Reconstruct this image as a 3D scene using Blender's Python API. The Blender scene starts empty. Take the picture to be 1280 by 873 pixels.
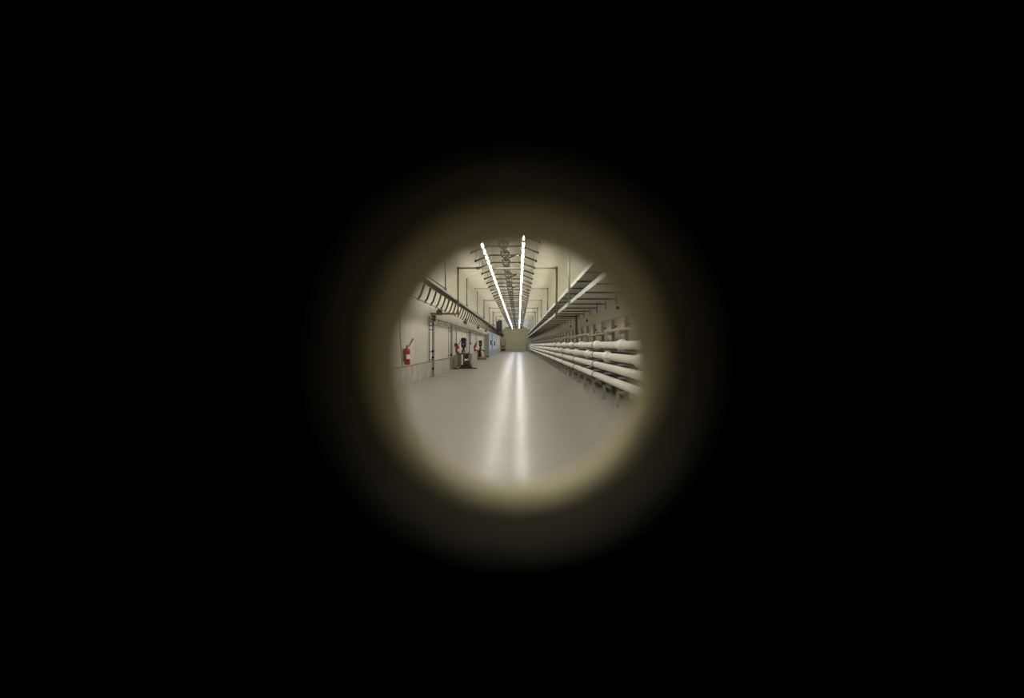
import bpy, math, random
from mathutils import Vector, Matrix
random.seed(7)
S = bpy.context.scene
COL = S.collection
PI = math.pi

# ------------------------------------------------------------------ camera, world, exposure
cam_d = bpy.data.cameras.new('camera')
cam_d.lens = 24.0
cam_d.sensor_width = 36.0
cam_d.sensor_fit = 'HORIZONTAL'
cam_d.shift_x = -8.0 / 1280
cam_d.shift_y = -5.5 / 1280
cam_d.clip_start = 0.01
cam_d.clip_end = 400
cam_d.dof.use_dof = True
cam_d.dof.focus_distance = 32.0
cam_d.dof.aperture_fstop = 2.8
cam = bpy.data.objects.new('camera', cam_d)
COL.objects.link(cam)
EYE = 1.25
cam.location = (0, 0, EYE)
cam.rotation_euler = (PI / 2, 0, 0)
S.camera = cam

w = bpy.data.worlds.new('dark'); S.world = w
w.use_nodes = True
w.node_tree.nodes['Background'].inputs[0].default_value = (0, 0, 0, 1)
w.node_tree.nodes['Background'].inputs[1].default_value = 0.0
S.view_settings.view_transform = 'Standard'
S.view_settings.look = 'None'
S.view_settings.gamma = 1
S.view_settings.use_curve_mapping = False
S.view_settings.exposure = 0.0
S.render.filter_size = 0.85
S.cycles.max_bounces = 10
S.cycles.diffuse_bounces = 6
S.cycles.sample_clamp_indirect = 6
LAMP_WARM = (1.0, 0.962, 0.885)
LAMP_COOL = (0.66, 0.76, 1.0)
LAMP_POWER = 75.0

# ------------------------------------------------------------------ dimensions of the hall
XL, XR, XC = -3.5, 2.6, -0.45        # side walls, centre line
HALF = 3.05
SPRING, RISE = 2.9, 2.0              # vault springing and rise
YN, YF = 0.148, 130.0                # near face of the near wall, far wall
HOLE_FAR = 0.25                      # far face of the near wall
HOLE_R, HOLE_X, HOLE_Z = 0.0434, -0.0006, EYE - 0.0073
BAY = 2.22                           # spacing of ribs and pipe racks

def vault_z(x):
    u = max(-1, min(1, (x - XC) / HALF))
    return SPRING + RISE * math.sqrt(1 - u * u)

# ------------------------------------------------------------------ materials
def mat(name, col, rough=0.55, metal=0.0, var=0.12, scale=3.0, bump=0.0, bscale=60.0,
        stripes=(), emit=None, spec=0.5, rvar=0.0, stretch=(1, 1, 1)):
    m = bpy.data.materials.new(name)
    m.use_nodes = True
    nt = m.node_tree; N = nt.nodes; L = nt.links
    b = N['Principled BSDF']
    b.inputs['Roughness'].default_value = rough
    b.inputs['Metallic'].default_value = metal
    b.inputs['Specular IOR Level'].default_value = spec
    c4 = (*col, 1)
    if emit:
        b.inputs['Base Color'].default_value = c4
        b.inputs['Emission Color'].default_value = (*emit[0], 1)
        b.inputs['Emission Strength'].default_value = emit[1]
        return m
    tc = N.new('ShaderNodeTexCoord')
    mp = N.new('ShaderNodeMapping'); mp.inputs['Scale'].default_value = stretch
    L.new(tc.outputs['Object'], mp.inputs['Vector'])
    nz = N.new('ShaderNodeTexNoise')
    nz.inputs['Scale'].default_value = scale; nz.inputs['Detail'].default_value = 5
    nz.inputs['Roughness'].default_value = 0.62
    L.new(mp.outputs['Vector'], nz.inputs['Vector'])
    rp = N.new('ShaderNodeValToRGB')
    rp.color_ramp.elements[0].position = 0.3; rp.color_ramp.elements[1].position = 0.7
    rp.color_ramp.elements[0].color = tuple(c * (1 - var) for c in col) + (1,)
    rp.color_ramp.elements[1].color = tuple(min(1, c * (1 + var)) for c in col) + (1,)
    L.new(nz.outputs['Fac'], rp.inputs['Fac'])
    out = rp.outputs['Color']
    height = None
    if stripes:
        sx = N.new('ShaderNodeSeparateXYZ'); L.new(tc.outputs['Object'], sx.inputs[0])
        for axis, period, width, dark, off in stripes:
            a = N.new('ShaderNodeMath'); a.operation = 'ADD'; a.inputs[1].default_value = off
            L.new(sx.outputs['XYZ'.index(axis)], a.inputs[0])
            d = N.new('ShaderNodeMath'); d.operation = 'DIVIDE'; d.inputs[1].default_value = period
            L.new(a.outputs[0], d.inputs[0])
            f = N.new('ShaderNodeMath'); f.operation = 'FRACT'; L.new(d.outputs[0], f.inputs[0])
            lt = N.new('ShaderNodeMath'); lt.operation = 'LESS_THAN'; lt.inputs[1].default_value = width / period
            L.new(f.outputs[0], lt.inputs[0])
            mx = N.new('ShaderNodeMix'); mx.data_type = 'RGBA'; mx.blend_type = 'MULTIPLY'
            L.new(lt.outputs[0], mx.inputs[0]); L.new(out, mx.inputs[6])
            mx.inputs[7].default_value = (dark, dark, dark * 0.95, 1)
            out = mx.outputs[2]
    L.new(out, b.inputs['Base Color'])
    if rvar:
        n3 = N.new('ShaderNodeTexNoise'); n3.inputs['Scale'].default_value = 1.3; n3.inputs['Detail'].default_value = 6
        L.new(tc.outputs['Object'], n3.inputs['Vector'])
        mr = N.new('ShaderNodeMapRange')
        mr.inputs['From Min'].default_value = 0.3; mr.inputs['From Max'].default_value = 0.7
        mr.inputs['To Min'].default_value = rough - rvar; mr.inputs['To Max'].default_value = rough + rvar
        L.new(n3.outputs['Fac'], mr.inputs['Value']); L.new(mr.outputs[0], b.inputs['Roughness'])
    if bump:
        n2 = N.new('ShaderNodeTexNoise'); n2.inputs['Scale'].default_value = bscale; n2.inputs['Detail'].default_value = 3
        L.new(mp.outputs['Vector'], n2.inputs['Vector'])
        bp = N.new('ShaderNodeBump'); bp.inputs['Strength'].default_value = bump; bp.inputs['Distance'].default_value = 0.02
        L.new(n2.outputs['Fac'], bp.inputs['Height']); L.new(bp.outputs['Normal'], b.inputs['Normal'])
    return m

M = {}
M['floor'] = mat('grey_epoxy', (0.315, 0.293, 0.278), 0.25, var=0.03, scale=0.5, spec=0.045)
M['wall'] = mat('painted_panels', (0.61, 0.58, 0.50), 0.6, var=0.10, scale=1.2, bump=0.1, bscale=10, stretch=(1, 1, 0.35),
                stripes=(('Y', BAY, 0.03, 0.72, 0.4), ('Y', BAY / 4, 0.03, 0.90, 0.1)))
M['wallr'] = mat('painted_panels_right', (0.55, 0.53, 0.47), 0.6, var=0.10, scale=1.2, bump=0.1, bscale=10,
                 stripes=(('Y', BAY, 0.03, 0.75, 0.4),))
M['vault'] = mat('vault_lining', (0.62, 0.60, 0.46), 0.65, var=0.08, scale=1.0, bump=0.12, bscale=8,
                 stripes=(('Y', BAY, 0.04, 0.68, 0.4), ('Y', BAY / 4, 0.05, 0.86, 0.1)))
M['plinth'] = mat('plinth_concrete', (0.47, 0.45, 0.40), 0.75, var=0.26, scale=2.2, bump=0.2, bscale=20,
                  stripes=(('Y', 5.55, 0.06, 0.42, 2.5),))
M['end'] = mat('end_wall_paint', (0.33, 0.32, 0.235), 0.6, var=0.06, stripes=(('Z', 0.55, 0.03, 0.8, 0),))
M['sleeve'] = mat('cream_sleeve', (0.42, 0.395, 0.258), 0.9, var=0.10, scale=30, spec=0.05)
M['black_wall'] = mat('dark_wall', (0.115, 0.10, 0.07), 0.9, spec=0.05)
M['galv'] = mat('galvanised', (0.40, 0.41, 0.38), 0.5, 0.3, var=0.12, scale=5)
M['galvl'] = mat('bright_rail', (0.54, 0.535, 0.47), 0.45, 0.2, var=0.1, scale=5)
M['tray'] = mat('tray_pan', (0.58, 0.60, 0.53), 0.55, 0.2, var=0.1, scale=4)
M['strut'] = mat('dark_strut', (0.075, 0.060, 0.042), 0.6, 0.2)
M['bracket'] = mat('bracket_steel', (0.14, 0.135, 0.11), 0.6, 0.1)
M['cable'] = mat('dark_cable', (0.065, 0.055, 0.042), 0.6)
M['rust'] = mat('rust_pipe', (0.17, 0.098, 0.058), 0.5, 0.1, var=0.25, scale=8)
M['tan'] = mat('tan_pipe', (0.27, 0.22, 0.16), 0.5, 0.1, var=0.2, scale=8)
M['copper'] = mat('copper_pipe', (0.44, 0.32, 0.25), 0.45, 0.1, var=0.2, scale=4)
M['pipe'] = mat('white_insulation', (0.84, 0.83, 0.775), 0.3, var=0.05, scale=2,
                stripes=(('Y', 1.62, 0.02, 0.7, 0.25),))
M['fitting'] = mat('white_fitting', (0.82, 0.81, 0.755), 0.38, var=0.06)
M['blackband'] = mat('black_band', (0.03, 0.032, 0.03), 0.5)
M['rack'] = mat('grey_rack', (0.27, 0.265, 0.23), 0.6, 0.1, var=0.15, scale=6)
M['shelf'] = mat('dark_gap_shade', (0.11, 0.125, 0.105), 0.6, 0.1, var=0.3, scale=1.5)  # dark tone for the shade seen between the white pipes
M['red'] = mat('red_enamel', (0.34, 0.03, 0.016), 0.3, var=0.08)
M['white'] = mat('white_paper', (0.75, 0.72, 0.64), 0.6, var=0.04)
M['black'] = mat('black_paint', (0.014, 0.014, 0.015), 0.45)
M['rubber'] = mat('black_rubber', (0.022, 0.02, 0.018), 0.8)
M['navy'] = mat('navy_enamel', (0.012, 0.013, 0.055), 0.4)
M['postgrey'] = mat('post_grey', (0.30, 0.30, 0.265), 0.5, 0.2, var=0.15)
M['steel'] = mat('painted_steel', (0.18, 0.19, 0.18), 0.45, 0.4, var=0.15)
M['orange'] = mat('orange_casing', (0.46, 0.15, 0.045), 0.5, var=0.15)
M['yellow'] = mat('yellow_tray', (0.36, 0.27, 0.05), 0.5, var=0.15)
M['brown'] = mat('brown_box', (0.075, 0.052, 0.032), 0.6)
M['wood'] = mat('brown_frame', (0.20, 0.095, 0.03), 0.6, var=0.2)
M['bluewhite'] = mat('cool_light_colour', (0.62, 0.65, 0.74), 0.5, var=0.04)  # bluish light of the far recess, put into the base colour
M['greendoor'] = mat('slatted_door', (0.36, 0.35, 0.255), 0.55, var=0.05, stripes=(('Z', 0.25, 0.02, 0.82, 0),))
M['cream'] = mat('cream_box', (0.62, 0.60, 0.42), 0.55)
M['lampbody'] = mat('lamp_body', (0.65, 0.64, 0.58), 0.5)
M['warm'] = mat('lit_lens_warm', (0.8, 0.8, 0.8), emit=(LAMP_WARM, LAMP_POWER))
M['cool'] = mat('lit_lens_cool', (0.8, 0.8, 0.8), emit=(LAMP_COOL, LAMP_POWER * 1.15))

# ------------------------------------------------------------------ mesh builder
class MB:
    def __init__(s): s.v = []; s.f = []; s.smooth = []
    def add(s, vs, fs, smooth=False):
        o = len(s.v); s.v += [tuple(p) for p in vs]
        s.f += [tuple(i + o for i in f) for f in fs]; s.smooth += [smooth] * len(fs)
        return s
    def box(s, x0, x1, y0, y1, z0, z1, c=0.0, rot=None, piv=(0, 0, 0)):
        """box with chamfered vertical and horizontal edges (c)"""
        x0, x1 = min(x0, x1), max(x0, x1); y0, y1 = min(y0, y1), max(y0, y1); z0, z1 = min(z0, z1), max(z0, z1)
        if c <= 0:
            vs = [(x, y, z) for z in (z0, z1) for y in (y0, y1) for x in (x0, x1)]
            fs = [(0, 2, 3, 1), (4, 5, 7, 6), (0, 1, 5, 4), (1, 3, 7, 5), (3, 2, 6, 7), (2, 0, 4, 6)]
        else:
            def loop(i, z):
                a = i
                return [(x0 + a + c, y0 + a, z), (x1 - a - c, y0 + a, z), (x1 - a, y0 + a + c, z), (x1 - a, y1 - a - c, z),
                        (x1 - a - c, y1 - a, z), (x0 + a + c, y1 - a, z), (x0 + a, y1 - a - c, z), (x0 + a, y0 + a + c, z)]
            vs = loop(c, z0) + loop(0, z0 + c) + loop(0, z1 - c) + loop(c, z1)
            fs = [tuple(range(7, -1, -1)), tuple(range(24, 32))]
            for k in range(3):
                for i in range(8):
                    j = (i + 1) % 8
                    fs.append((k * 8 + i, k * 8 + j, (k + 1) * 8 + j, (k + 1) * 8 + i))
        if rot is not None:
            p = Vector(piv)
            vs = [rot @ (Vector(q) - p) + p for q in vs]
        return s.add(vs, fs)
    def tube(s, pts, r, n=10, cap=True):
        pts = [Vector(p) for p in pts]
        rs = r if isinstance(r, (list, tuple)) else [r] * len(pts)
        vs = []; fs = []
        up = None
        for i, p in enumerate(pts):
            a = (pts[i] - pts[i - 1]).normalized() if i else None
            b = (pts[i + 1] - pts[i]).normalized() if i + 1 < len(pts) else None
            t = ((a or b) + (b or a)).normalized()
            k = 1.0
            if a and b:
                k = 1 / max(0.5, t.dot(a))
            if up is None:
                up = Vector((0, 0, 1)) if abs(t.z) < 0.9 else Vector((0, 1, 0))
            u = (up - t * up.dot(t)).normalized(); v = t.cross(u)
            up = u
            for j in range(n):
                ang = 2 * PI * j / n
                vs.append(p + (u * math.cos(ang) + v * math.sin(ang)) * rs[i] * (k if k < 1.5 else 1.5) ** 0.5)
        for i in range(len(pts) - 1):
            for j in range(n):
                j2 = (j + 1) % n
                fs.append((i * n + j, i * n + j2, (i + 1) * n + j2, (i + 1) * n + j))
        s.add(vs, fs, True)
        if cap:
            m = (len(pts) - 1) * n
            s.add(vs[:n], [tuple(range(n - 1, -1, -1))]); s.add(vs[m:], [tuple(range(n))])
        return s
    def lathe(s, prof, n=20, o=(0, 0, 0), axis='Z'):
        vs = []; fs = []
        for (r, h) in prof:
            for j in range(n):
                a = 2 * PI * j / n; c, q = r * math.cos(a), r * math.sin(a)
                p = (c, q, h) if axis == 'Z' else ((q, h, c) if axis == 'Y' else (h, c, q))
                vs.append((p[0] + o[0], p[1] + o[1], p[2] + o[2]))
        for i in range(len(prof) - 1):
            for j in range(n):
                j2 = (j + 1) % n
                fs.append((i * n + j, i * n + j2, (i + 1) * n + j2, (i + 1) * n + j))
        s.add(vs, fs, True)
        m = (len(prof) - 1) * n
        s.add(vs[:n], [tuple(range(n - 1, -1, -1))]); s.add(vs[m:], [tuple(range(n))])
        return s
    def prism(s, prof, y0, y1):
        """closed (x, z) outline pushed along Y"""
        n = len(prof)
        vs = [(x, y0, z) for x, z in prof] + [(x, y1, z) for x, z in prof]
        fs = [tuple(range(n)), tuple(range(2 * n - 1, n - 1, -1))]
        fs += [(i, n + i, n + (i + 1) % n, (i + 1) % n) for i in range(n)]
        return s.add(vs, fs)
    def build(s, name, m, parent=None, loc=(0, 0, 0)):
        me = bpy.data.meshes.new(name)
        me.from_pydata(s.v, [], s.f); me.update()
        me.polygons.foreach_set('use_smooth', s.smooth)
        me.materials.append(M[m])
        import bmesh
        bm = bmesh.new(); bm.from_mesh(me); bmesh.ops.remove_doubles(bm, verts=bm.verts, dist=1e-6)
        bmesh.ops.recalc_face_normals(bm, faces=bm.faces); bm.to_mesh(me); bm.free()
        o = bpy.data.objects.new(name, me); COL.objects.link(o)
        o.parent = parent; o.location = loc
        return o

def thing(name, label, cat, loc=(0, 0, 0), group=None):
    o = bpy.data.objects.new(name, None); COL.objects.link(o)
    o.empty_display_size = 0.1
    o.location = loc; o['label'] = label; o['category'] = cat
    if group: o['group'] = group
    return o
def tag(o, label, cat, group=None):
    o['label'] = label; o['category'] = cat
    if group: o['group'] = group
    return o
def struct(o, label=None):
    o['kind'] = 'structure'
    if label: o['label'] = label
    return o
KIDS = {}
def dup(root, loc, label=None, group=None):
    if root.name not in KIDS:
        KIDS[root.name] = [(c, list(c.children)) for c in root.children]
    r = root.copy(); COL.objects.link(r); r.location = loc
    if label: r['label'] = label
    if group: r['group'] = group
    for ch, gs in KIDS[root.name]:
        c = ch.copy(); COL.objects.link(c); c.parent = r
        for g in gs:
            d = g.copy(); COL.objects.link(d); d.parent = c
    return r
ORD = ['nearest', 'second', 'third', 'fourth', 'fifth', 'sixth', 'seventh', 'eighth', 'ninth', 'tenth', 'eleventh', 'twelfth',
       'thirteenth', 'fourteenth', 'fifteenth', 'sixteenth', 'seventeenth', 'eighteenth', 'nineteenth', 'twentieth']

# ------------------------------------------------------------------ the setting
struct(MB().box(XL - .2, XR + .2, YN, YF + .2, -0.15, 0).build('floor', 'floor'), 'long grey glossy epoxy floor with lamp streaks')
struct(MB().box(XL - .2, XL, HOLE_FAR, YF, 0, SPRING).build('wall_left', 'wall'))
struct(MB().box(XR, XR + .2, HOLE_FAR, YF, 0, SPRING).build('wall_right', 'wallr'))
struct(MB().box(XL - .2, XR + .2, YF, YF + .2, 0, SPRING + RISE + .2).build('wall_far', 'end'))
def vault():
    n = 40
    ins = [(XC + HALF * math.cos(PI * i / n), SPRING + RISE * math.sin(PI * i / n)) for i in range(n + 1)]
    outs = [(XC + (HALF + .2) * math.cos(PI * i / n), SPRING + (RISE + .2) * math.sin(PI * i / n)) for i in range(n + 1)]
    mb = MB()
    vs = []
    for y in (HOLE_FAR, YF):
        vs += [(x, y, z) for x, z in ins]; vs += [(x, y, z) for x, z in outs]
    k = n + 1
    fs = []
    for i in range(n):
        fs.append((i, i + 1, 2 * k + i + 1, 2 * k + i))
        fs.append((k + i, 3 * k + i, 3 * k + i + 1, k + i + 1))
        fs.append((i, k + i, k + i + 1, i + 1))
        fs.append((2 * k + i, 2 * k + i + 1, 3 * k + i + 1, 3 * k + i))
    mb.add(vs, fs, True)
    o = mb.build('ceiling', 'vault')
    try:
        o.data.set_sharp_from_angle(angle=0.6)
    except Exception:
        pass
    return o
struct(vault(), 'pale arched ceiling with curved ring seams')
def near_wall():
    n = 128
    x0, x1, z0, z1 = XL - .2, XR + .2, 0.0, SPRING + RISE + .2
    def edge(a):
        dx, dz = math.cos(a), math.sin(a)
        t = 1e9
        if dx > 1e-9: t = min(t, (x1 - HOLE_X) / dx)
        if dx < -1e-9: t = min(t, (x0 - HOLE_X) / dx)
        if dz > 1e-9: t = min(t, (z1 - HOLE_Z) / dz)
        if dz < -1e-9: t = min(t, (z0 - HOLE_Z) / dz)
        return HOLE_X + dx * t, HOLE_Z + dz * t
    angs = [2 * PI * i / n for i in range(n)]
    corners = [math.atan2(z - HOLE_Z, x - HOLE_X) % (2 * PI) for x in (x0, x1) for z in (z0, z1)]
    angs = sorted(angs + corners); n = len(angs)
    # the hole: a cream lined stretch towards the hall, then the bare dark wall; bored very slightly off square
    MID, MZ, RW = 0.196, EYE - 0.0028, HOLE_R + 0.0006
    rings = [(YN, MZ, RW), (MID, MZ, RW), (HOLE_FAR, HOLE_Z, RW)]
    vs = []
    for y, z, q in rings:
        vs += [(HOLE_X + q * math.cos(a), y, z + q * math.sin(a)) for a in angs]
    for y in (YN, HOLE_FAR):
        vs += [(edge(a)[0], y, edge(a)[1]) for a in angs]
    fs = []
    for i in range(n):
        j = (i + 1) % n
        fs += [(i, j, 3 * n + j, 3 * n + i), (2 * n + i, 4 * n + i, 4 * n + j, 2 * n + j),
               (i, n + i, n + j, j), (n + i, 2 * n + i, 2 * n + j, n + j), (3 * n + i, 3 * n + j, 4 * n + j, 4 * n + i)]
    wl = MB().add(vs, fs).build('wall_near', 'black_wall')
    struct(wl, 'dark unlit wall around the round peephole')
    n = 160
    vs = []
    for q in (HOLE_R, RW + .0005):
        for y, z in ((MID, MZ), (HOLE_FAR + .0005, HOLE_Z)):
            vs += [(HOLE_X + q * math.cos(2 * PI * i / n), y, z + q * math.sin(2 * PI * i / n)) for i in range(n)]
    fs = []
    for i in range(n):
        j = (i + 1) % n
        fs += [(i, j, n + j, n + i), (2 * n + i, 3 * n + i, 3 * n + j, 2 * n + j), (i, 2 * n + i, 2 * n + j, j), (n + i, n + j, 3 * n + j, 3 * n + i)]
    sl = MB().add(vs, fs, True).build('hole_sleeve', 'sleeve', wl)
    sl.data.set_sharp_from_angle(angle=0.6)
    sl['label'] = 'cream painted lining of the round hole'
near_wall()
struct(MB().box(XL, XL + .08, HOLE_FAR, YF, 0, .57, .006).build('baseboard_left', 'plinth'), 'stained concrete plinth along the left wall')
struct(MB().box(XL, XL + .09, HOLE_FAR, YF, .57, .59).build('trim_2', 'steel'))
struct(MB().box(XR - .06, XR, HOLE_FAR, YF, 1.97, 2.06).build('trim_1', 'wallr'))
struct(MB().box(XR - .03, XR, HOLE_FAR, YF, 0, .12).build('baseboard_right', 'plinth'))
# slatted door in the far wall
dm = MB().box(-2.3, 1.25, YF - .06, YF, 0, 3.0)
door = struct(dm.build('door_1', 'greendoor'), 'olive slatted door closing the far end of the hall')
MB().box(-2.42, -2.3, YF - .1, YF, 0, 3.1).box(1.25, 1.37, YF - .1, YF, 0, 3.1).box(-2.42, 1.37, YF - .1, YF, 3.0, 3.12).build('door_frame', 'end', door)
MB().box(-.6, -.4, YF - .08, YF - .06, 1.0, 1.06).build('handle', 'steel', door)
# doors standing for a bluish lit recess, its cool light put into their colour
for k, (y0, y1) in enumerate(((79.0, 88.0), (90.0, 106.0))):
    d = struct(MB().box(XL, XL + .05, y0, y1, 0.0, 2.55).build('door_%d' % (k + 2), 'bluewhite'))
    d['label'] = ('shorter door panel coloured with cool recess light far along the left wall', 'longer door panel coloured with cool recess light by the far end of left wall')[k]
    MB().box(XL, XL + .09, y0 - .1, y0, 0, 2.65).box(XL, XL + .09, y1, y1 + .1, 0, 2.65).box(XL, XL + .09, y0, y1, 2.55, 2.65).build('door_frame', 'galv', d)
    MB().box(XL + .05, XL + .1, y0 + .4, y0 + .6, 1.0, 1.25).build('handle', 'black', d)

# ------------------------------------------------------------------ pipe racks and pipes along the right wall
PIPES = [(2.15, 1.24, .082), (2.15, .966, .086), (2.15, .70, .086), (2.15, .41, .086)]
NR = int((YF - 3 - 2.5) / BAY)
rack = thing('pipe_rack', 'rack', 'pipe rack', (0, 0, 0), 'pipe racks along the right wall')
MB().box(1.95, 2.01, -.04, .04, 0.012, .312).box(1.925, 2.035, -.06, .06, 0, .012).build('front_leg', 'rack', rack)
MB().box(2.46, 2.54, -.06, .06, 0.012, 1.91).box(2.43, 2.57, -.09, .09, 0, .012).box(2.54, 2.6, -.03, .03, 1.7, 1.76).build('back_post', 'rack', rack)
for (x, z, r) in PIPES:
    MB().box(x - .17, 2.46, -.02, .02, z - r - .055, z - r - .012).build('arm', 'rack', rack)
r_first = 13.6 - 5 * BAY
for k in range(NR):
    y = r_first + k * BAY
    if k < 4: lab = 'grey pipe rack near the round hole, hidden by its rim'
    elif k < 18: lab = '%s grey post-and-arm pipe rack seen under the white pipes at right' % ORD[k - 4]
    else: lab = 'grey post-and-arm pipe rack far along under the white pipes'
    if k == 0: rack.location = (0, y, 0); rack['label'] = lab
    else: dup(rack, (0, y, 0), lab)
pl = ['topmost white insulated pipe along the right wall with bulging joints', 'second white insulated pipe from the top with bulging joints',
      'third white pipe from the top, thinner and without bulges', 'lowest white pipe just above the rack legs']
fit = None
for i, (x, z, r) in enumerate(PIPES):
    t = thing('insulated_pipe', pl[i], 'pipe', (x, 0, z), 'white pipes on the right wall racks')
    MB().lathe([(r, 1.0), (r, YF - 1.5)], 20, axis='Y').build('pipe', 'pipe', t)
    cb = MB().lathe([(r, -.05), (r + .012, -.045), (r + .012, .045), (r, .05)], 20, axis='Y').build('coupling', 'blackband', t, (0, 19.1, 0))
    for k in range(1, 17):
        c = cb.copy(); COL.objects.link(c); c.location = (0, 19.1 + k * 6.66, 0)
    if i < 2:
        fb = MB().lathe([(r, -.34), (r + .010, -.33), (r + .018, -.2), (r + .042, -.03), (r + .042, .03), (r + .018, .2), (r + .010, .33), (r, .34)], 20, axis='Y').build('fitting', 'fitting', t, (0, 14.2 - 2 * 4.44 + i * 2.3, 0))
        for k in range(1, 27):
            c = fb.copy(); COL.objects.link(c); c.location = (0, 14.2 + (k - 2) * 4.44 + i * 2.3, 0)
for i, (x, z, r) in enumerate(PIPES):
    up = .10 if i == 0 else .185  # upright dark plate added so the gaps between pipes look shaded
    tag(MB().prism([(2.29, z - r - .012), (2.455, z - r - .012), (2.455, z - r + up), (2.44, z - r + up), (2.44, z - r - .002), (2.29, z - r - .002)], 1.0, YF - 2).build('gap_backing', 'shelf'),
        'dark backing added for shade behind the %s white pipe on the right wall' % ('topmost', 'second highest', 'third highest', 'lowest')[i], 'shelf', 'dark shade backings behind the white pipes')
# copper line above the pipes
t = thing('copper_pipe', 'thin copper pipe running along the right wall above the white pipes', 'pipe', (2.36, 0, 1.55))
pts = []
y = 1.0; z = 0.0
while y < YF - 1.6:
    pts += [(0, y, z), (0, min(y + 4.2, YF - 1.5), z)]
    z = 0.05 if z == 0 else 0.0
    y += 4.44
MB().tube(pts, .034, 8).build('pipe', 'copper', t)
for k in range(2, NR):
    y = r_first + k * BAY
    if k == 2: cl = MB().box(-.06, .10, -.07, .07, -.05, .01).box(-.045, .045, -.11, .11, -.04, .085, .02).build('clamp', 'copper', t, (0, y, 0))
    else:
        c = cl.copy(); COL.objects.link(c); c.location = (0, y, 0)
# wall knobs
for k, y in enumerate((17.6, 25.5, 33.5)):
    tag(MB().lathe([(.05, 0), (.05, .03), (.03, .05), (.03, .07)], 12, axis='X').build('wall_dome', 'black', None, (XR - .07, y, 2.15 if k else 2.2)),
        '%s small dark round knob on the right wall above the racks' % ORD[k], 'knob', 'knobs on the right wall')
for o in COL.objects:
    if o.name.startswith('wall_dome'): o.location.x = XR - .07

# ------------------------------------------------------------------ cable trays on the right
TX0, TX1 = 1.56, 2.34
for z, lab in ((2.93, 'upper of the two grey cable trays hung on the right'), (2.47, 'lower of the two grey cable trays hung on the right')):
    t = thing('cable_tray', lab, 'cable tray', (0, 0, z), 'cable trays on the right')
    MB().box(TX0 + .015, TX1 - .015, 1.0, YF - 2, .015, .03).build('tray_bottom', 'tray', t)
    MB().prism([(TX0, -.0), (TX0 + .045, -.0), (TX0 + .045, .015), (TX0 + .014, .015), (TX0 + .014, .10), (TX0 + .03, .10), (TX0 + .03, .112), (TX0, .112)], 1.0, YF - 2).build('side_rail', 'galvl', t)
    MB().prism([(TX1, 0), (TX1, .1), (TX1 - .014, .1), (TX1 - .014, .015), (TX1 - .04, .015), (TX1 - .04, 0)], 1.0, YF - 2).build('side_rail', 'galvl', t)
    mb = MB()
    rg = MB()
    for k in range(4):
        x = TX0 + .12 + k * .17
        p = [(x + .03 * math.sin(y * .21 + k), y, .03 + .03) for y in range(1, int(YF - 2), 3)]
        rg.tube(p, .03, 6)
    rg.build('cable', 'cable', t)['kind'] = 'stuff'
br = thing('tray_bracket', 'x', 'bracket', (0, 0, 0), 'tray brackets on the right wall')
for zz in (2.93, 2.47):
    MB().box(TX0 - .02, XR, -.016, .016, zz - .035, zz).build('arm', 'bracket', br)
MB().box(XR - .045, XR, -.03, .03, 2.3, 2.9).build('wall_channel', 'galv', br)
y = 20.2 - 5 * BAY - BAY
k = 0
while y < YF - 3:
    if k < 5: lab = 'dark tray bracket close to the round hole, hidden by its rim'
    elif k < 18: lab = '%s dark cross arm seen under the right cable trays' % ORD[k - 5]
    else: lab = 'dark cross arm far along under the right cable trays'
    if k == 0: br.location = (0, y, 0); br['label'] = lab
    else: dup(br, (0, y, 0), lab)
    y += BAY; k += 1
# hanging rods of the right trays
def rod(x, y, z0, z1, lab, grp, r=.03, m='galv', first=[None]):
    t = thing('hanger_rod', lab, 'rod', (x, y, z0), grp)
    MB().tube([(0, 0, 0), (0, 0, z1 - z0)], r, 8).build('shaft', m, t)
    MB().box(-.05, .05, -.05, .05, -.04, .03, .008).build('foot_clamp', m, t)
    MB().lathe([(.07, z1 - z0 - .02), (.07, z1 - z0)], 10).build('ceiling_plate', m, t)
    return t
rr = [11.5, 20.6]
for k, y in enumerate(rr):
    if k == 0: lab = 'grey hanger rod of right trays hidden by the hole rim'
    else: lab = 'grey vertical hanger rod holding the right cable trays near the hole rim'
    
    rod(TX0 - .03, y, 2.47, vault_z(TX0 - .03), lab, 'right tray hanger rods', .028, 'galv' if k < 3 else 'tan')

# ------------------------------------------------------------------ left tray, its rods and straps
LX0, LX1, LZ = -2.44, -2.72, 3.0
t = thing('cable_tray', 'narrow grey mesh cable tray hung along the left wall', 'cable tray', (0, 0, LZ))
MB().box(LX0, LX0 - .02, 1, YF - 2, 0, .07).build('side_rail', 'rack', t)
MB().box(LX1, LX1 + .02, 1, YF - 2, 0, .07).build('side_rail', 'rack', t)
mb = MB()
for k in range(int((YF - 3) / .28)):
    y = 1.1 + k * .28
    mb.box(LX1 + .02, LX0 - .02, y, y + .05, .01, .03)
mb.build('rung', 'rack', t)['kind'] = 'stuff'
mb = MB()
for k in range(4):
    x = LX1 + .05 + k * .055
    mb.tube([(x + .012 * math.sin(y * .3 + k * 2), y, .055) for y in range(1, int(YF - 2), 3)], .024, 6)
mb.build('cable', 'cable', t)['kind'] = 'stuff'
st = thing('tray_strap', 's', 'strap', (0, 0, 0), 'straps under the left tray')
MB().tube([(LX1 + .0, 0, LZ - .002), (LX1 - .01, 0, 2.92), (LX1 - .10, 0, 2.66), (LX1 - .15, 0, 2.60)], .032, 6).build('strap', 'strut', st)
MB().lathe([(.042, -.03), (.042, .03)], 10, (LX1 - .17, 0, 2.57), 'Y').build('clip', 'strut', st)
y = 21.1 - 13 * 1.42
k = 0
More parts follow.
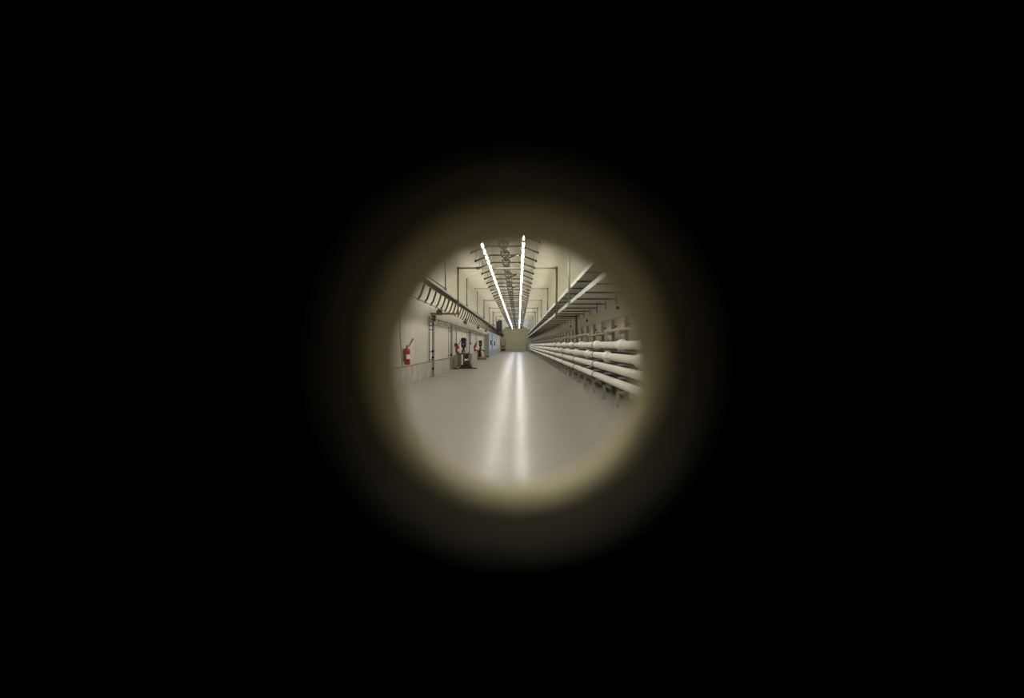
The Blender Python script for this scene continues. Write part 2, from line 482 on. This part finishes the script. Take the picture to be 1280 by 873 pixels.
while y < YF - 4:
    if k < 13: lab = 'dark slanted strap under left tray hidden by the hole rim'
    elif k < 29: lab = '%s dark slanted strap in the row under the left tray' % ORD[k - 13]
    else: lab = 'dark slanted strap far along under the left cable tray'
    if k == 0: st.location = (0, y, 0); st['label'] = lab
    else: dup(st, (0, y, 0), lab)
    y += 1.42; k += 1
tag(MB().tube([(LX1 - .17, 1, 2.57), (LX1 - .17, YF - 3, 2.57)], .022, 8).build('conduit', 'galv'), 'long thin grey conduit held by the straps under left tray', 'conduit')
for k, y in enumerate((13.5, 22.9, 32.5, 40.6, 49.0, 57.8, 67, 76, 85, 94, 103, 112)):
    if k == 0: lab = 'grey hanger rod of left tray hidden by the hole rim'
    elif k < 6: lab = '%s grey vertical hanger rod holding the left cable tray' % ORD[k - 1]
    else: lab = 'grey vertical hanger rod far along the left cable tray'
    o = rod(LX0 - .01, y, LZ + .11, vault_z(LX0 - .01), lab, 'left tray hanger rods', .024, 'steel')
    if k in (1, 4):
        zt = vault_z(XL + .25) - LZ - .11
        MB().tube([(-.02, 0, .03), (XL + .25 - LX0, 0, zt)], .02, 6).build('brace', 'steel', o)

# two thin conduits on the left wall, from the ladder post onwards
for z, lab in ((2.17, 'lower of two thin conduits along the left wall beyond the post'), (2.29, 'upper of two thin conduits along the left wall beyond the post')):
    t = thing('wall_conduit', lab, 'conduit', (-3.36, 0, z), 'conduits on the left wall')
    MB().tube([(0, 26.0, 0), (0, 78, 0)], .026, 8).build('pipe', 'galv', t)
    for k in range(20):
        y = 27 + k * 2.6
        if k == 0: c0 = MB().box(-.14, .03, -.03, .03, -.035, .035).build('clip', 'steel', t, (0, y, 0))
        else:
            c = c0.copy(); COL.objects.link(c); c.location = (0, y, 0)

# ------------------------------------------------------------------ ceiling ribs, lamps and the line of cable loops
LAMPX = (XC - .65, XC + .60)
rib = thing('ceiling_rib', 'r', 'rib', (0, 0, 4.44), 'ceiling ribs')
hw, hw2, dz = .54, 1.08, -.21
MB().box(XC - hw, XC + hw, -.024, .024, -.024, .024).build('crossbar', 'strut', rib)
for s in (-1, 1):
    a = math.atan2(dz, hw2 - hw) * s
    MB().tube([(XC + s * hw, 0, 0), (XC + s * hw2, 0, dz)], .028, 8).build('side_arm', 'strut', rib)
    x = XC + s * (hw2 - .02)
    MB().tube([(x, 0, dz), (x, 0, vault_z(x) - 4.44)], .013, 6).build('hanger', 'galv', rib)
    MB().lathe([(.045, -.03), (.045, .03)], 10, (XC + s * hw2, 0, dz), 'X').build('end_cap', 'strut', rib)
    x = XC + s * hw * .9
    MB().tube([(x, 0, 0), (x, 0, vault_z(x) - 4.44)], .010, 6).build('hanger', 'galv', rib)
y = 22.1 - 9 * BAY
k = 0
RIBS = []
while y < YF - 1.5:
    if k < 9: lab = 'dark ceiling rib near the viewer, hidden by the hole rim'
    elif k < 27: lab = '%s dark bent ceiling rib carrying the lamp rows' % ORD[k - 9]
    else: lab = 'dark bent ceiling rib far along the lamp rows'
    if k == 0: rib.location = (0, y, 4.44); rib['label'] = lab
    else: dup(rib, (0, y, 4.44), lab)
    RIBS.append(y)
    y += BAY; k += 1
for x, z, side in ((LAMPX[0], 4.375, 'left'), (LAMPX[1], 4.395, 'right')):
    tag(MB().box(x - .02, x + .02, 1.5, YF - 1.2, z - .055, z - .02).build('lamp_rail', 'strut'), 'long dark rail under the ribs carrying the %s lamp row' % side, 'rail', 'lamp rails')
lamps = {}
for kind in ('warm', 'cool'):
    t = thing('fluorescent_light', 'l', 'lamp', (0, 0, 0), 'lamps')
    MB().prism([(-.042, -.034), (.042, -.034), (.025, .0), (-.025, .0)], -.62, .62).build('housing', 'lampbody', t)
    MB().lathe([(.021, -.41), (.021, .41)], 12, (0, 0, -.066), 'Y').build('lit_tube', kind, t)
    MB().box(-.024, .024, -.54, -.411, -.088, -.032, .005).build('end_cap', 'lampbody', t)
    MB().box(-.024, .024, .411, .54, -.088, -.032, .005).build('end_cap', 'lampbody', t)
    lamps[kind] = [t, False]
STEP = 1.415
for side, x, z in (('left', LAMPX[0], 4.32), ('right', LAMPX[1], 4.34)):
    k = 0
    y = 20.7 - 14 * STEP
    while y < YF - 1.5:
        kind = 'cool' if 86 < y < 112 else 'warm'
        if k < 14: lab = '%s row ceiling lamp near the viewer, hidden by the hole rim' % side
        elif k < 32: lab = '%s bright tube lamp visible in the %s ceiling row' % (ORD[k - 14], side)
        else: lab = 'bright tube lamp far along the %s ceiling row' % side
        L = lamps[kind]
        if not L[1]:
            o = L[0]; L[1] = True; KIDS[o.name] = [(c, []) for c in o.children]
            o.location = (x, y, z)
        else: o = dup(L[0], (x, y, z))
        o['label'] = lab; o['group'] = '%s row of ceiling lamps' % side
        y += STEP; k += 1
# short cross row of lamps just inside the near wall (out of sight, they light the hole)
for k, x in enumerate((-1.75, -.78, -.45, -.12)):
    o = dup(lamps['warm'][0], (x, 1.85, 4.15), 'short cross row ceiling lamp just inside the near wall, hidden by the hole rim')
    o['group'] = 'cross row of lamps inside the near wall'
# cable loops along the centre
loop = thing('cable_loop', 'c', 'cable', (XC, 0, 4.41), 'cable loops under the centre of the ribs')
pts = []
for i in range(21):
    a = -0.15 * PI + 1.3 * PI * i / 20
    pts.append((-.13 * math.cos(a), .14 * (i / 10 - 1), -.07 - .15 * math.sin(a)))
MB().tube(pts, .036, 8).build('loop', 'cable', loop)
MB().box(-.09, .09, -.03, .03, -.07, .05, .01).build('clip', 'strut', loop)
MB().tube([(-.02, -BAY * .485, .03), (-.01, 0, .01), (-.02, BAY * .485, .03)], .03, 8).build('cable', 'cable', loop)
for k, y in enumerate(RIBS[8:]):
    yy = y + BAY * .45
    if k < 14: lab = '%s dark cable loop hanging between the two lamp rows' % ORD[k]
    else: lab = 'dark cable loop far along between the two lamp rows'
    if k == 0: loop.location = (XC, yy, 4.41); loop['label'] = lab
    elif yy < YF - 3: dup(loop, (XC, yy, 4.41), lab)
for k, y in enumerate((23.6, 30.2, 36.2)):
    t = thing('tilted_bar', '%s short black tilted bar beside the centre cable loops' % ORD[k], 'bar', (XC + .1, y, 4.25), 'tilted bars under the ceiling')
    MB().tube([(0, 0, 0), (.36, 0, .13)], [.03, .03], 8).build('bar', 'black', t)
    MB().tube([(.0, 0, 0), (0, 0, .17)], .016, 6).build('mount', 'strut', t)

# ------------------------------------------------------------------ sprinkler frames around the hall
def frame(y, xl, xr, ztop, zl, zr, m, r, lab, left_arm=None, right_arm=None):
    t = thing('sprinkler_pipe', lab, 'pipe', (0, y, 0), 'pipe frames across the hall')
    MB().tube([(xl, 0, ztop), (xr, 0, ztop)], r * .8, 8).build('crossing_pipe', m if m == 'rust' else 'galvl', t)
    if zl:
        p = [(xl + .0, 0, ztop)]
        p += [(xl, 0, zl)]
        if left_arm: p.append((left_arm, 0, zl))
        MB().tube(p, r, 8).build('left_pipe', m, t)
        MB().lathe([(r * 1.6, -.06), (r * 1.6, .06)], 10, (xl, 0, ztop), 'Y').build('elbow', m, t)
    p = [(xr, 0, ztop), (xr, 0, zr)]
    if right_arm: p += [(right_arm[0], 0, zr), (right_arm[0], 0, right_arm[1])]
    MB().tube(p, r, 8).build('right_pipe', m, t)
    MB().lathe([(r * 1.6, -.06), (r * 1.6, .06)], 10, (xr, 0, ztop), 'Y').build('elbow', m, t)
    return t
# nearest one: rust-brown drops on both sides, pale pipe across
t = thing('sprinkler_pipe', 'rust brown pipe frame nearest the viewer, dropping past both cable trays', 'pipe', (0, 27.07, 0), 'pipe frames across the hall')
MB().tube([(-2.39, 0, 4.285), (-1.60, 0, 4.285)], .035, 8).build('left_top_pipe', 'rust', t)
MB().tube([(-1.60, 0, 4.285), (1.51, 0, 4.285)], .028, 8).build('crossing_pipe', 'galvl', t)
MB().tube([(-2.39, 0, 4.285), (-2.39, 0, 2.47), (XL + .02, 0, 2.47)], .04, 8).build('left_pipe', 'rust', t)
MB().tube([(1.51, 0, 4.285), (1.51, 0, 2.37), (2.30, 0, 2.37), (2.30, 0, 1.67)], .045, 8).build('right_pipe', 'rust', t)
for x, z in ((-2.39, 4.285), (1.51, 4.285), (-2.39, 2.47), (1.51, 2.37), (2.30, 2.37)):
    MB().lathe([(.055, -.055), (.06, 0), (.055, .055)], 10, (x, 0, z), 'Y').build('elbow', 'rust', t)
MB().lathe([(.05, -.07), (.05, .07)], 10, (-1.60, 0, 4.285), 'X').build('coupling', 'strut', t)
def clear_y(want):
    best = None
    for i in range(0, 90):
        y = 21.41 + 1.415 * i
        dr = min(abs(y - q) for q in RIBS); dl = min(abs(y - q - BAY * .45) for q in RIBS)
        if dr > .09 and dl > .17 and (best is None or abs(y - want) < abs(best - want)): best = y
    return best
for k, y in enumerate((37.3, 47.3, 56, 65, 74, 83, 92, 101, 110)):
    lab = ('%s tan pipe frame across the ceiling beyond the rust brown one' % ORD[k]) if k < 5 else 'tan pipe frame across the ceiling far along the hall'
    frame(clear_y(y), -2.38, 1.58, 4.285, 3.03 if k % 2 else None, 3.06, 'tan', .035, lab)

# ------------------------------------------------------------------ things on the left wall
def extinguisher(y, lab):
    t = thing('fire_extinguisher', lab, 'fire extinguisher', (XL + .125, y, .64), 'fire extinguishers on the left wall')
    MB().lathe([(.07, 0), (.088, .012), (.09, .03), (.09, .42), (.082, .46), (.06, .495), (.032, .515), (.03, .53)], 24).build('body', 'red', t)
    lb = MB(); vs = []; fs = []
    for q in range(13):
        an = math.radians(-95 + q * 11)
        for h in (.175, .31): vs.append((.0912 * math.cos(an), .0912 * math.sin(an), h))
        for h in (.31, .175): vs.append((.089 * math.cos(an), .089 * math.sin(an), h))
    for q in range(12):
        for h in range(4):
            fs.append((q * 4 + h, q * 4 + (h + 1) % 4, q * 4 + 4 + (h + 1) % 4, q * 4 + 4 + h))
    fs += [(0, 1, 2, 3), (51, 50, 49, 48)]
    lb.add(vs, fs).build('paper_label', 'white', t)
    MB().lathe([(.026, .53), (.03, .535), (.03, .575), (.02, .585)], 12).build('valve', 'steel', t)
    MB().box(-.012, .012, -.12, .05, .585, .60).box(-.012, .012, -.11, .03, .555, .565).build('handle', 'black', t)
    MB().tube([(.02, 0, .555), (.06, 0, .56), (.075, 0, .58)], .011, 8).build('hose', 'black', t)
    MB().tube([(.06, 0, .555), (.10, 0, .64), (.185, 0, .80)], [.014, .022, .034], 10).build('discharge_horn', 'steel', t)
    MB().box(-.125, -.08, -.05, .05, .1, .48).box(-.095, -.085, -.1, .1, .3, .33).build('wall_bracket', 'steel', t)
    return t
e1 = extinguisher(20.7, 'red fire extinguisher nearest the viewer, at the left edge of the hole')
dup(e1, (XL + .125, 38.0, .70), 'red fire extinguisher on the wall behind the nearer pump')
dup(e1, (XL + .125, 53.5, .72), 'red fire extinguisher on the wall before the farther pump')
boxes = [(29.2, 2.66), (43.2, 2.70), (57.2, 2.72), (71, 2.72)]
bx = None
for k, (y, z) in enumerate(boxes):
    t = thing('wall_box', ['nearest brown square box on the left wall above the ladder post', 'second brown square box along the left wall',
                          'third brown square box along the left wall', 'farthest brown square box on the left wall, before the cool-light doors'][k], 'box',
              (XL, y, z - .15), 'brown boxes on the left wall')
    MB().box(.06, .24, -.13, .13, 0, .30, .012).build('housing', 'brown', t)
    MB().box(.0, .06, -.05, .05, .1, .2).build('wall_mount', 'strut', t)
    MB().box(.08, .22, -.136, -.13, .03, .27).build('grille', 'strut', t)

# ladder-like post
def post(x, y, h, lab, rungs, knobs, w=.09, m='postgrey', jb=True):
    t = thing('strut_post', lab, 'post', (x, y, 0), 'posts along the left wall')
    MB().box(-w / 2, w / 2, -w / 2, w / 2, .012, h).build('column', m, t)
    MB().box(-.08, .08, -.08, .08, 0, .012).build('foot_plate', m, t)
    MB().tube([(-.145, -.1, .585), (-.145, -.1, h - .1)], .018, 6).build('side_conduit', 'steel', t)
    for z in rungs:
        MB().box(-.15, 0, -.1, -.06, z - .015, z + .015).build('rung', 'strut', t)
    for z in knobs:
        MB().lathe([(.045, -.12), (.055, -.09), (.055, -.04)], 10, (0, 0, z), 'Y').build('valve_knob', 'black', t)
    if jb: MB().box(-.07, .10, -.09, .07, h - .28, h - .05, .01).build('junction_box', 'brown', t)
    if jb: MB().tube([(0, -.07, h - .28), (.02, -.09, h - .4), (.0, -.06, h - .45)], .02, 6).build('cable', 'black', t)
    return t
post(-3.33, 26.7, 2.45, 'grey ladder-like post standing nearest on the left wall', (1.98, 1.83, .97, .66), (.31, .75, 1.0))
post(-3.35, 34.2, 2.25, 'second grey post on the left wall, before the nearer pump', (1.9, .7), (.75,), .12, 'postgrey', False)
post(-3.34, 46.5, 2.25, 'third grey post on the left wall, between the two pumps', (1.9, .7), (.75,), .10, 'postgrey', False)
tag(MB().box(XL + .1, -2.72, 26.35, 26.42, 0, .012).build('floor_strip', 'steel'), 'thin dark strip across the floor at the nearest post', 'strip')
for k, (y, z0, z1) in enumerate(((37.4, 1.2, 2.15), (48.5, 1.3, 2.15), (55.0, 1.25, 2.15))):
    t = thing('drop_conduit', '%s thin dark conduit dropping down the left wall to a small box' % ORD[k], 'conduit', (-3.40, y, z0), 'drop conduits on the left wall')
    MB().tube([(.0, 0, .1), (0, 0, z1 - z0 - .1), (.0, .03, z1 - z0)], .022, 8).build('pipe', 'steel', t)
    MB().box(-.10, .05, -.07, .07, -.06, .12, .01).build('switch_box', 'brown', t)
tag(MB().tube([(XL + .03, 18.9, 2.6), (XL + .05, 19.9, 2.3), (XL + .03, 20.0, 1.6), (XL + .03, 20.4, .6)], .012, 6).build('thin_cable', 'steel'), 'thin cable running down the left wall past the nearest extinguisher', 'cable')

# ------------------------------------------------------------------ pumps
def pump(loc, lab, tray):
    t = thing('pump_unit', lab, 'pump', loc, 'pump units by the left wall')
    MB().box(-.42, .36, -.32, -.24, .03, .14).box(-.42, .36, .24, .32, .03, .14).box(-.42, -.34, -.24, .24, .03, .14).box(.28, .36, -.24, .24, .03, .14).build('base_frame', 'black' if not tray else 'strut', t)
    if not tray:
        MB().box(-.60, -.30, -.95, -.1, 0, .045, .01).box(-.60, .55, .16, .28, 0, .045, .01).box(.20, .68, -.32, -.20, 0, .045, .01, Matrix.Rotation(-.1, 3, 'Z'), (.3, 0, 0)).box(-.5, .4, -.3, .3, 0, .03).build('foot_mat', 'rubber', t)
    else:
        MB().box(-.40, .40, -.35, .35, 0, .03).build('foot_mat', 'rubber', t)
        MB().box(-.20, .26, -.38, -.33, .05, .22, .012).build('drip_tray', 'yellow', t)
    for x in (-.36, -.27):
        MB().box(x, x + .05, -.27, -.22, .14, .74).build('leg', 'steel', t)
        MB().box(x, x + .05, .22, .27, .14, .74).build('leg', 'steel', t)
    MB().box(-.42, .24, -.29, .29, .74, .80, .012).build('table_top', 'strut', t)
    MB().tube([(.12, -.1, .77), (.22, -.1, .775), (.29, -.1, .74), (.32, -.1, .66), (.30, -.1, .5), (.26, -.1, .38), (.30, -.1, .25), (.31, -.1, .10)], .062, 12).build('discharge_pipe', 'rack', t)
    MB().tube([(.18, .12, .14), (.18, .12, .75)], .03, 10).build('support_post', 'steel', t)
    MB().lathe([(.15, .80), (.15, .83), (.11, .84), (.10, .90), (.13, .91), (.13, .94)], 20, (-.08, 0, 0)).build('pump_flange', 'steel', t)
    MB().lathe([(.12, .94), (.06, .98), (.055, 1.06), (.09, 1.10)], 20, (-.08, 0, 0)).build('neck', 'black', t)
    mo = MB().lathe([(.10, 1.10), (.118, 1.12), (.118, 1.40), (.10, 1.42)], 20, (-.08, 0, 0)).build('motor', 'navy', t)
    fins = MB()
    for k in range(14):
        a = 2 * PI * k / 14
        fins.box(.112, .13, -.006, .006, 1.14, 1.39, 0, Matrix.Rotation(a, 3, 'Z'))
    fins.build('cooling_fin', 'navy', mo, (-.08, 0, 0))
    MB().box(-.105, -.075, -.156, -.151, 1.24, 1.30).build('nameplate', 'white', mo)
    MB().lathe([(.125, 1.42), (.148, 1.43), (.148, 1.53), (.125, 1.585), (.07, 1.61), (.02, 1.615)], 20, (-.08, 0, 0)).build('fan_cover', 'black', t)
    MB().box(-.15, -.02, -.15, -.10, 1.22, 1.34, .01).build('terminal_box', 'navy', t)
    if tray:
        MB().lathe([(.09, .14), (.10, .20), (.10, .66), (.06, .74)], 16, (-.12, -.1, 0)).build('casing', 'rubber', t)
        MB().lathe([(.10, .22), (.12, .30), (.12, .5), (.08, .56)], 16, (.12, -.12, 0)).build('bottle_tank', 'white', t)
    else:
        MB().lathe([(.075, .14), (.06, .2), (.042, .3), (.042, .66), (.07, .74)], 16, (-.06, -.05, 0)).build('casing', 'orange', t)
        MB().lathe([(.10, -.1), (.12, -.06), (.12, .06), (.10, .1)], 16, (.08, -.05, .62), 'Y').build('volute', 'strut', t)
        MB().lathe([(.10, -.2), (.14, -.17), (.145, .1), (.09, .18)], 16, (.12, -.12, .30), 'Y').build('lower_motor', 'black', t)
        MB().tube([(-.46, -.5, .28), (-.44, -.5, .12), (-.36, -.42, .06), (-.24, -.3, .12)], .018, 6).build('feed_hose', 'cream', t)
        MB().tube([(-.25, -.27, .10), (-.10, -.29, .18), (.05, -.26, .08), (.2, -.3, .12)], .025, 8).build('hose', 'rubber', t)
    MB().box(-.24, .10, -.2, .2, .14, .20).build('lower_plate', 'strut', t)
    return t
pump((-2.77, 35.5, 0), 'nearer pump on a table with navy motor, orange casing and black feet', False)
pump((-3.12, 57.6, 0), 'farther pump with navy motor and yellow drip tray by the left wall', True)
t = thing('floor_cabinet', 'low cream cabinet against the left wall beside the nearer pump', 'cabinet', (-3.27, 36.0, 0))
MB().box(-.13, .13, -.25, .25, .03, .72, .01).build('body', 'cream', t)
MB().box(-.12, .12, -.262, -.25, .06, .69).build('door', 'cream', t)
MB().box(-.11, .11, -.2, .2, 0, .03).build('plinth_base', 'steel', t)

# ------------------------------------------------------------------ far things
t = thing('tall_cabinet', 'tall grey cabinet against the left wall beyond the farther pump', 'cabinet', (-3.22, 70, 0))
MB().box(-.2, .2, -.6, .6, .06, 2.3, .012).build('body', 'steel', t)
dr = MB().box(-.18, .18, -.62, -.6, .1, 2.26).build('door', 'rack', t)
MB().box(.1, .14, -.65, -.62, 1.0, 1.2).build('handle', 'black', dr)
MB().box(-.18, .18, -.55, .55, 0, .06).build('plinth_base', 'black', t)
t = thing('hanging_panel', 'big black box hanging at the end of the duct high on the left', 'box', (-2.1, 75, 2.68))
MB().box(-.31, .31, -.12, .12, 0, 1.14, .015).build('housing', 'black', t)
MB().box(-.12, .31, -.1, .1, 1.14, 1.24, .01).build('top_cover', 'black', t)
MB().tube([(.1, 0, 1.24), (.1, 0, vault_z(-2.1) - 2.68)], .02, 6).build('hanger', 'steel', t)
t = thing('branch_duct', 'brownish grey duct reaching from left wall to the black box', 'duct', (0, 75.3, 3.14))
MB().box(XL + .22, -2.6, -.2, .2, 0, .34, .01).build('duct', 'tan', t)
for x in (-3.24, -2.95, -2.68):
    MB().box(x, x + .05, -.22, .22, -.02, .36).build('flange', 'steel', t)
t = thing('rolling_rack', 'brown open rolling rack near the far end at left', 'rack', (-2.62, 115, 0))
for x in (-.4, .34):
    for y in (-.3, .24):
        MB().box(x, x + .09, y, y + .09, .14, 1.85).build('post', 'wood', t)
        wh = MB().lathe([(.07, -.02), (.07, .02)], 12, (x + .03, y + .03, .07), 'X').build('wheel', 'black', t)
for z in (.14, .75, 1.3, 1.8):
    MB().box(-.4, .4, -.3, .3, z, z + .05).build('shelf', 'wood', t)
tag(MB().box(-.36, .36, -.26, .26, 0, .38, .03).build('equipment_case', 'black', None, (-2.62, 115, .19)), 'black case on the bottom shelf of the brown rack', 'case')
tag(MB().box(-.22, .22, -.2, .2, 0, .30, .02).build('equipment_case', 'brown', None, (-2.62, 115, .80)), 'brown case on the middle shelf of the brown rack', 'case')
t = thing('end_post', 'short dark post at the right of the far door', 'post', (1.55, 126, 0))
MB().box(-.06, .06, -.06, .06, .02, 1.3).build('column', 'wood', t)
MB().box(-.12, .12, -.12, .12, 0, .02).build('foot_plate', 'steel', t)
for k, (y, z) in enumerate(((84, 1.5), (97, 1.4))):
    t = thing('wall_phone', ('nearer black panel hung on the cool-light door panels', 'farther black panel hung on the cool-light door panels')[k], 'panel', (XL + .05, y, z))
    MB().box(0, .16, -.3, .3, -.3, .3, .015).build('housing', 'black', t)
    MB().box(.03, .13, -.305, -.3, -.2, .2).build('cover', 'steel', t)
